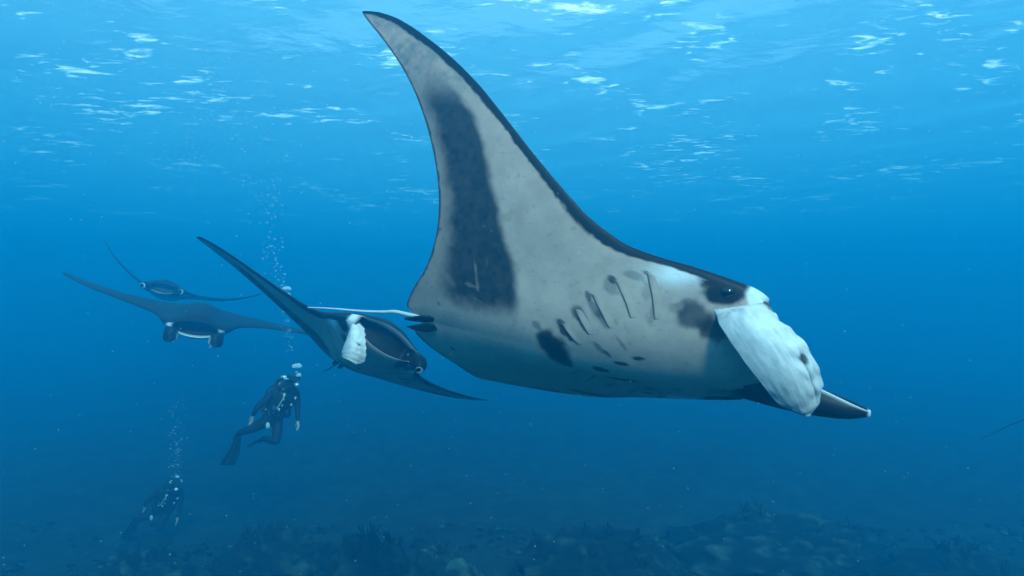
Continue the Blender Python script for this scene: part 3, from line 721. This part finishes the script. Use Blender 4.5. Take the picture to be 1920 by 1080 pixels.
# ------------------------------------------------------------------ reef on the sea bed
REEF = skin_mat('reef_rock', .9, .15)
for nd in REEF.node_tree.nodes:
    if nd.type == 'BUMP': nd.inputs['Strength'].default_value = .9; nd.inputs['Distance'].default_value = .03
    if nd.type == 'MAP_RANGE': nd.inputs['To Min'].default_value = .35; nd.inputs['To Max'].default_value = 1.5
ICO5 = ico(5)
def floor_point(px, d):
    p = world_at(px, 900, d); return np.array([p[0], p[1], sea_height(p[0], p[1])])
def coral_mound(px, d, top_py, wide, label, tone, light, seed):
    r = np.random.default_rng(seed)
    c = floor_point(px, d); top = world_at(px, top_py, d)[2]
    h = max(top - c[2], .3)
    t = empty('coral_mound'); t.location = c; tag(t, label, 'coral mound', 'coral mounds on the seabed')
    bv, bf = ICO5
    o1, o2 = r.uniform(0, 90, 2)
    n = fbm(bv[:, 0] * 1.6 + o1 + bv[:, 2], bv[:, 1] * 1.6 + o2, 3) - .5; n2 = fbm(bv[:, 0] * 6 + o1 - bv[:, 2] * 5, bv[:, 1] * 6 + o2 + bv[:, 2] * 3, 4) - .5
    k = 1 + .75 * n + .34 * n2
    V = bv * k[:, None] * np.array([wide / 2, wide / 2 * .8, h])
    V[:, 2] = np.where(bv[:, 2] > 0, V[:, 2], V[:, 2] * .5)
    n3 = fbm(V[:, 0] * 5 + o1 + V[:, 2] * 2, V[:, 1] * 5 + o2 + V[:, 2] * 3, 4) - .5; n4 = fbm(V[:, 0] * 17 + o2 + V[:, 2] * 7, V[:, 1] * 17 + o1 - V[:, 2] * 9, 3) - .5
    V = V + bv * (.22 * n3 + .09 * n4)[:, None]
    V[:, 2] *= h / V[:, 2].max()
    n2 = .55 * n3 + .55 * n4
    C = np.array(tone) * (1 + .9 * n2)[:, None]
    lt = light * sstep(.05, .22, n2 + .25 * n)
    C = C * (1 - lt[:, None]) + np.array([.24, .33, .26]) * lt[:, None]
    mesh('rock', V, bf, REEF, t, np.clip(C, .004, .6))
    for i in range(9):
        a = r.uniform(0, 6.28); q = r.uniform(0, .75)
        dirv = np.array([math.cos(a) * q, math.sin(a) * q, math.sqrt(1 - q * q)])
        j = np.argmax(bv @ dirv); base = V[j]
        parts_v, parts_f, off = [], [], 0
        for m_ in range(r.integers(5, 9)):
            l = r.uniform(.10, .24); dd = dirv * .5 + r.normal(size=3) * .45; dd[2] = abs(dd[2]) + .3; dd /= np.linalg.norm(dd)
            bend = r.normal(size=3) * .04
            P = [base - dd * .03, base + dd * l * .4, base + dd * l * .75 + bend * .5, base + dd * l + bend]
            v, f = tube(P, [.020, .018, .015, .008], 6)
            parts_v.append(v); parts_f += [[x + off for x in g] for g in f]; off += len(v)
        v = np.concatenate(parts_v)
        mesh('branching_coral', v, parts_f, REEF, t, np.broadcast_to(np.array(tone) * r.uniform(.6, 1.6) + light * .04, (len(v), 3)))
DK = (.012, .020, .018)
coral_mound(700, 9.6, 990, 1.5, 'dark steep-sided coral mound next to the pale rubble bank', DK, .15, 1)
coral_mound(830, 9.2, 1022, 1.8, 'pale knobbly rubble bank leaning against the dark mound', (.06, .09, .075), 1.0, 2)
coral_mound(520, 10.8, 985, 1.9, 'blurred dark coral mound below the kneeling diver', DK, .2, 3)
coral_mound(1135, 10.2, 1000, 2.7, 'low wide dark coral mound below the belly of the huge manta', DK, .2, 4)
coral_mound(1440, 11.3, 962, 3.7, 'hazy low reef hump beneath the rolled black lobe', DK, .3, 5)
coral_mound(270, 10.0, 1035, 1.9, 'low dark coral mound below the dim diver', DK, .35, 6)
coral_mound(1800, 9.8, 1030, 2.3, 'dark coral mound beneath the manta tail at the edge of view', DK, .2, 7)
def rubble():
    r = np.random.default_rng(21); n = 12000
    y = 7.5 + 5.0 * r.random(n)**1.4; x = r.uniform(-1, 1, n) * (y * .95 + 1)
    z = sea_height(x, y)
    den = fbm(x * .7 + 3, y * .7, 3); keep = den > .36 + .2 * r.random(n)
    x, y, z = x[keep], y[keep], z[keep]; n = len(x)
    R = .014 + .055 * r.random(n)**3
    base = np.array([.008, .018, .014]) + np.array([.10, .17, .13]) * (r.random(n)**5)[:, None]
    o = scatter('coral_rubble', np.stack([x, y, z + R * .3], 1), R, REEF, ICO1, (1.4, 1, .7), base, .30, smooth=False)
    o['kind'] = 'stuff'; tag(o, 'broken coral rubble strewn over the seabed', 'rubble')
rubble()
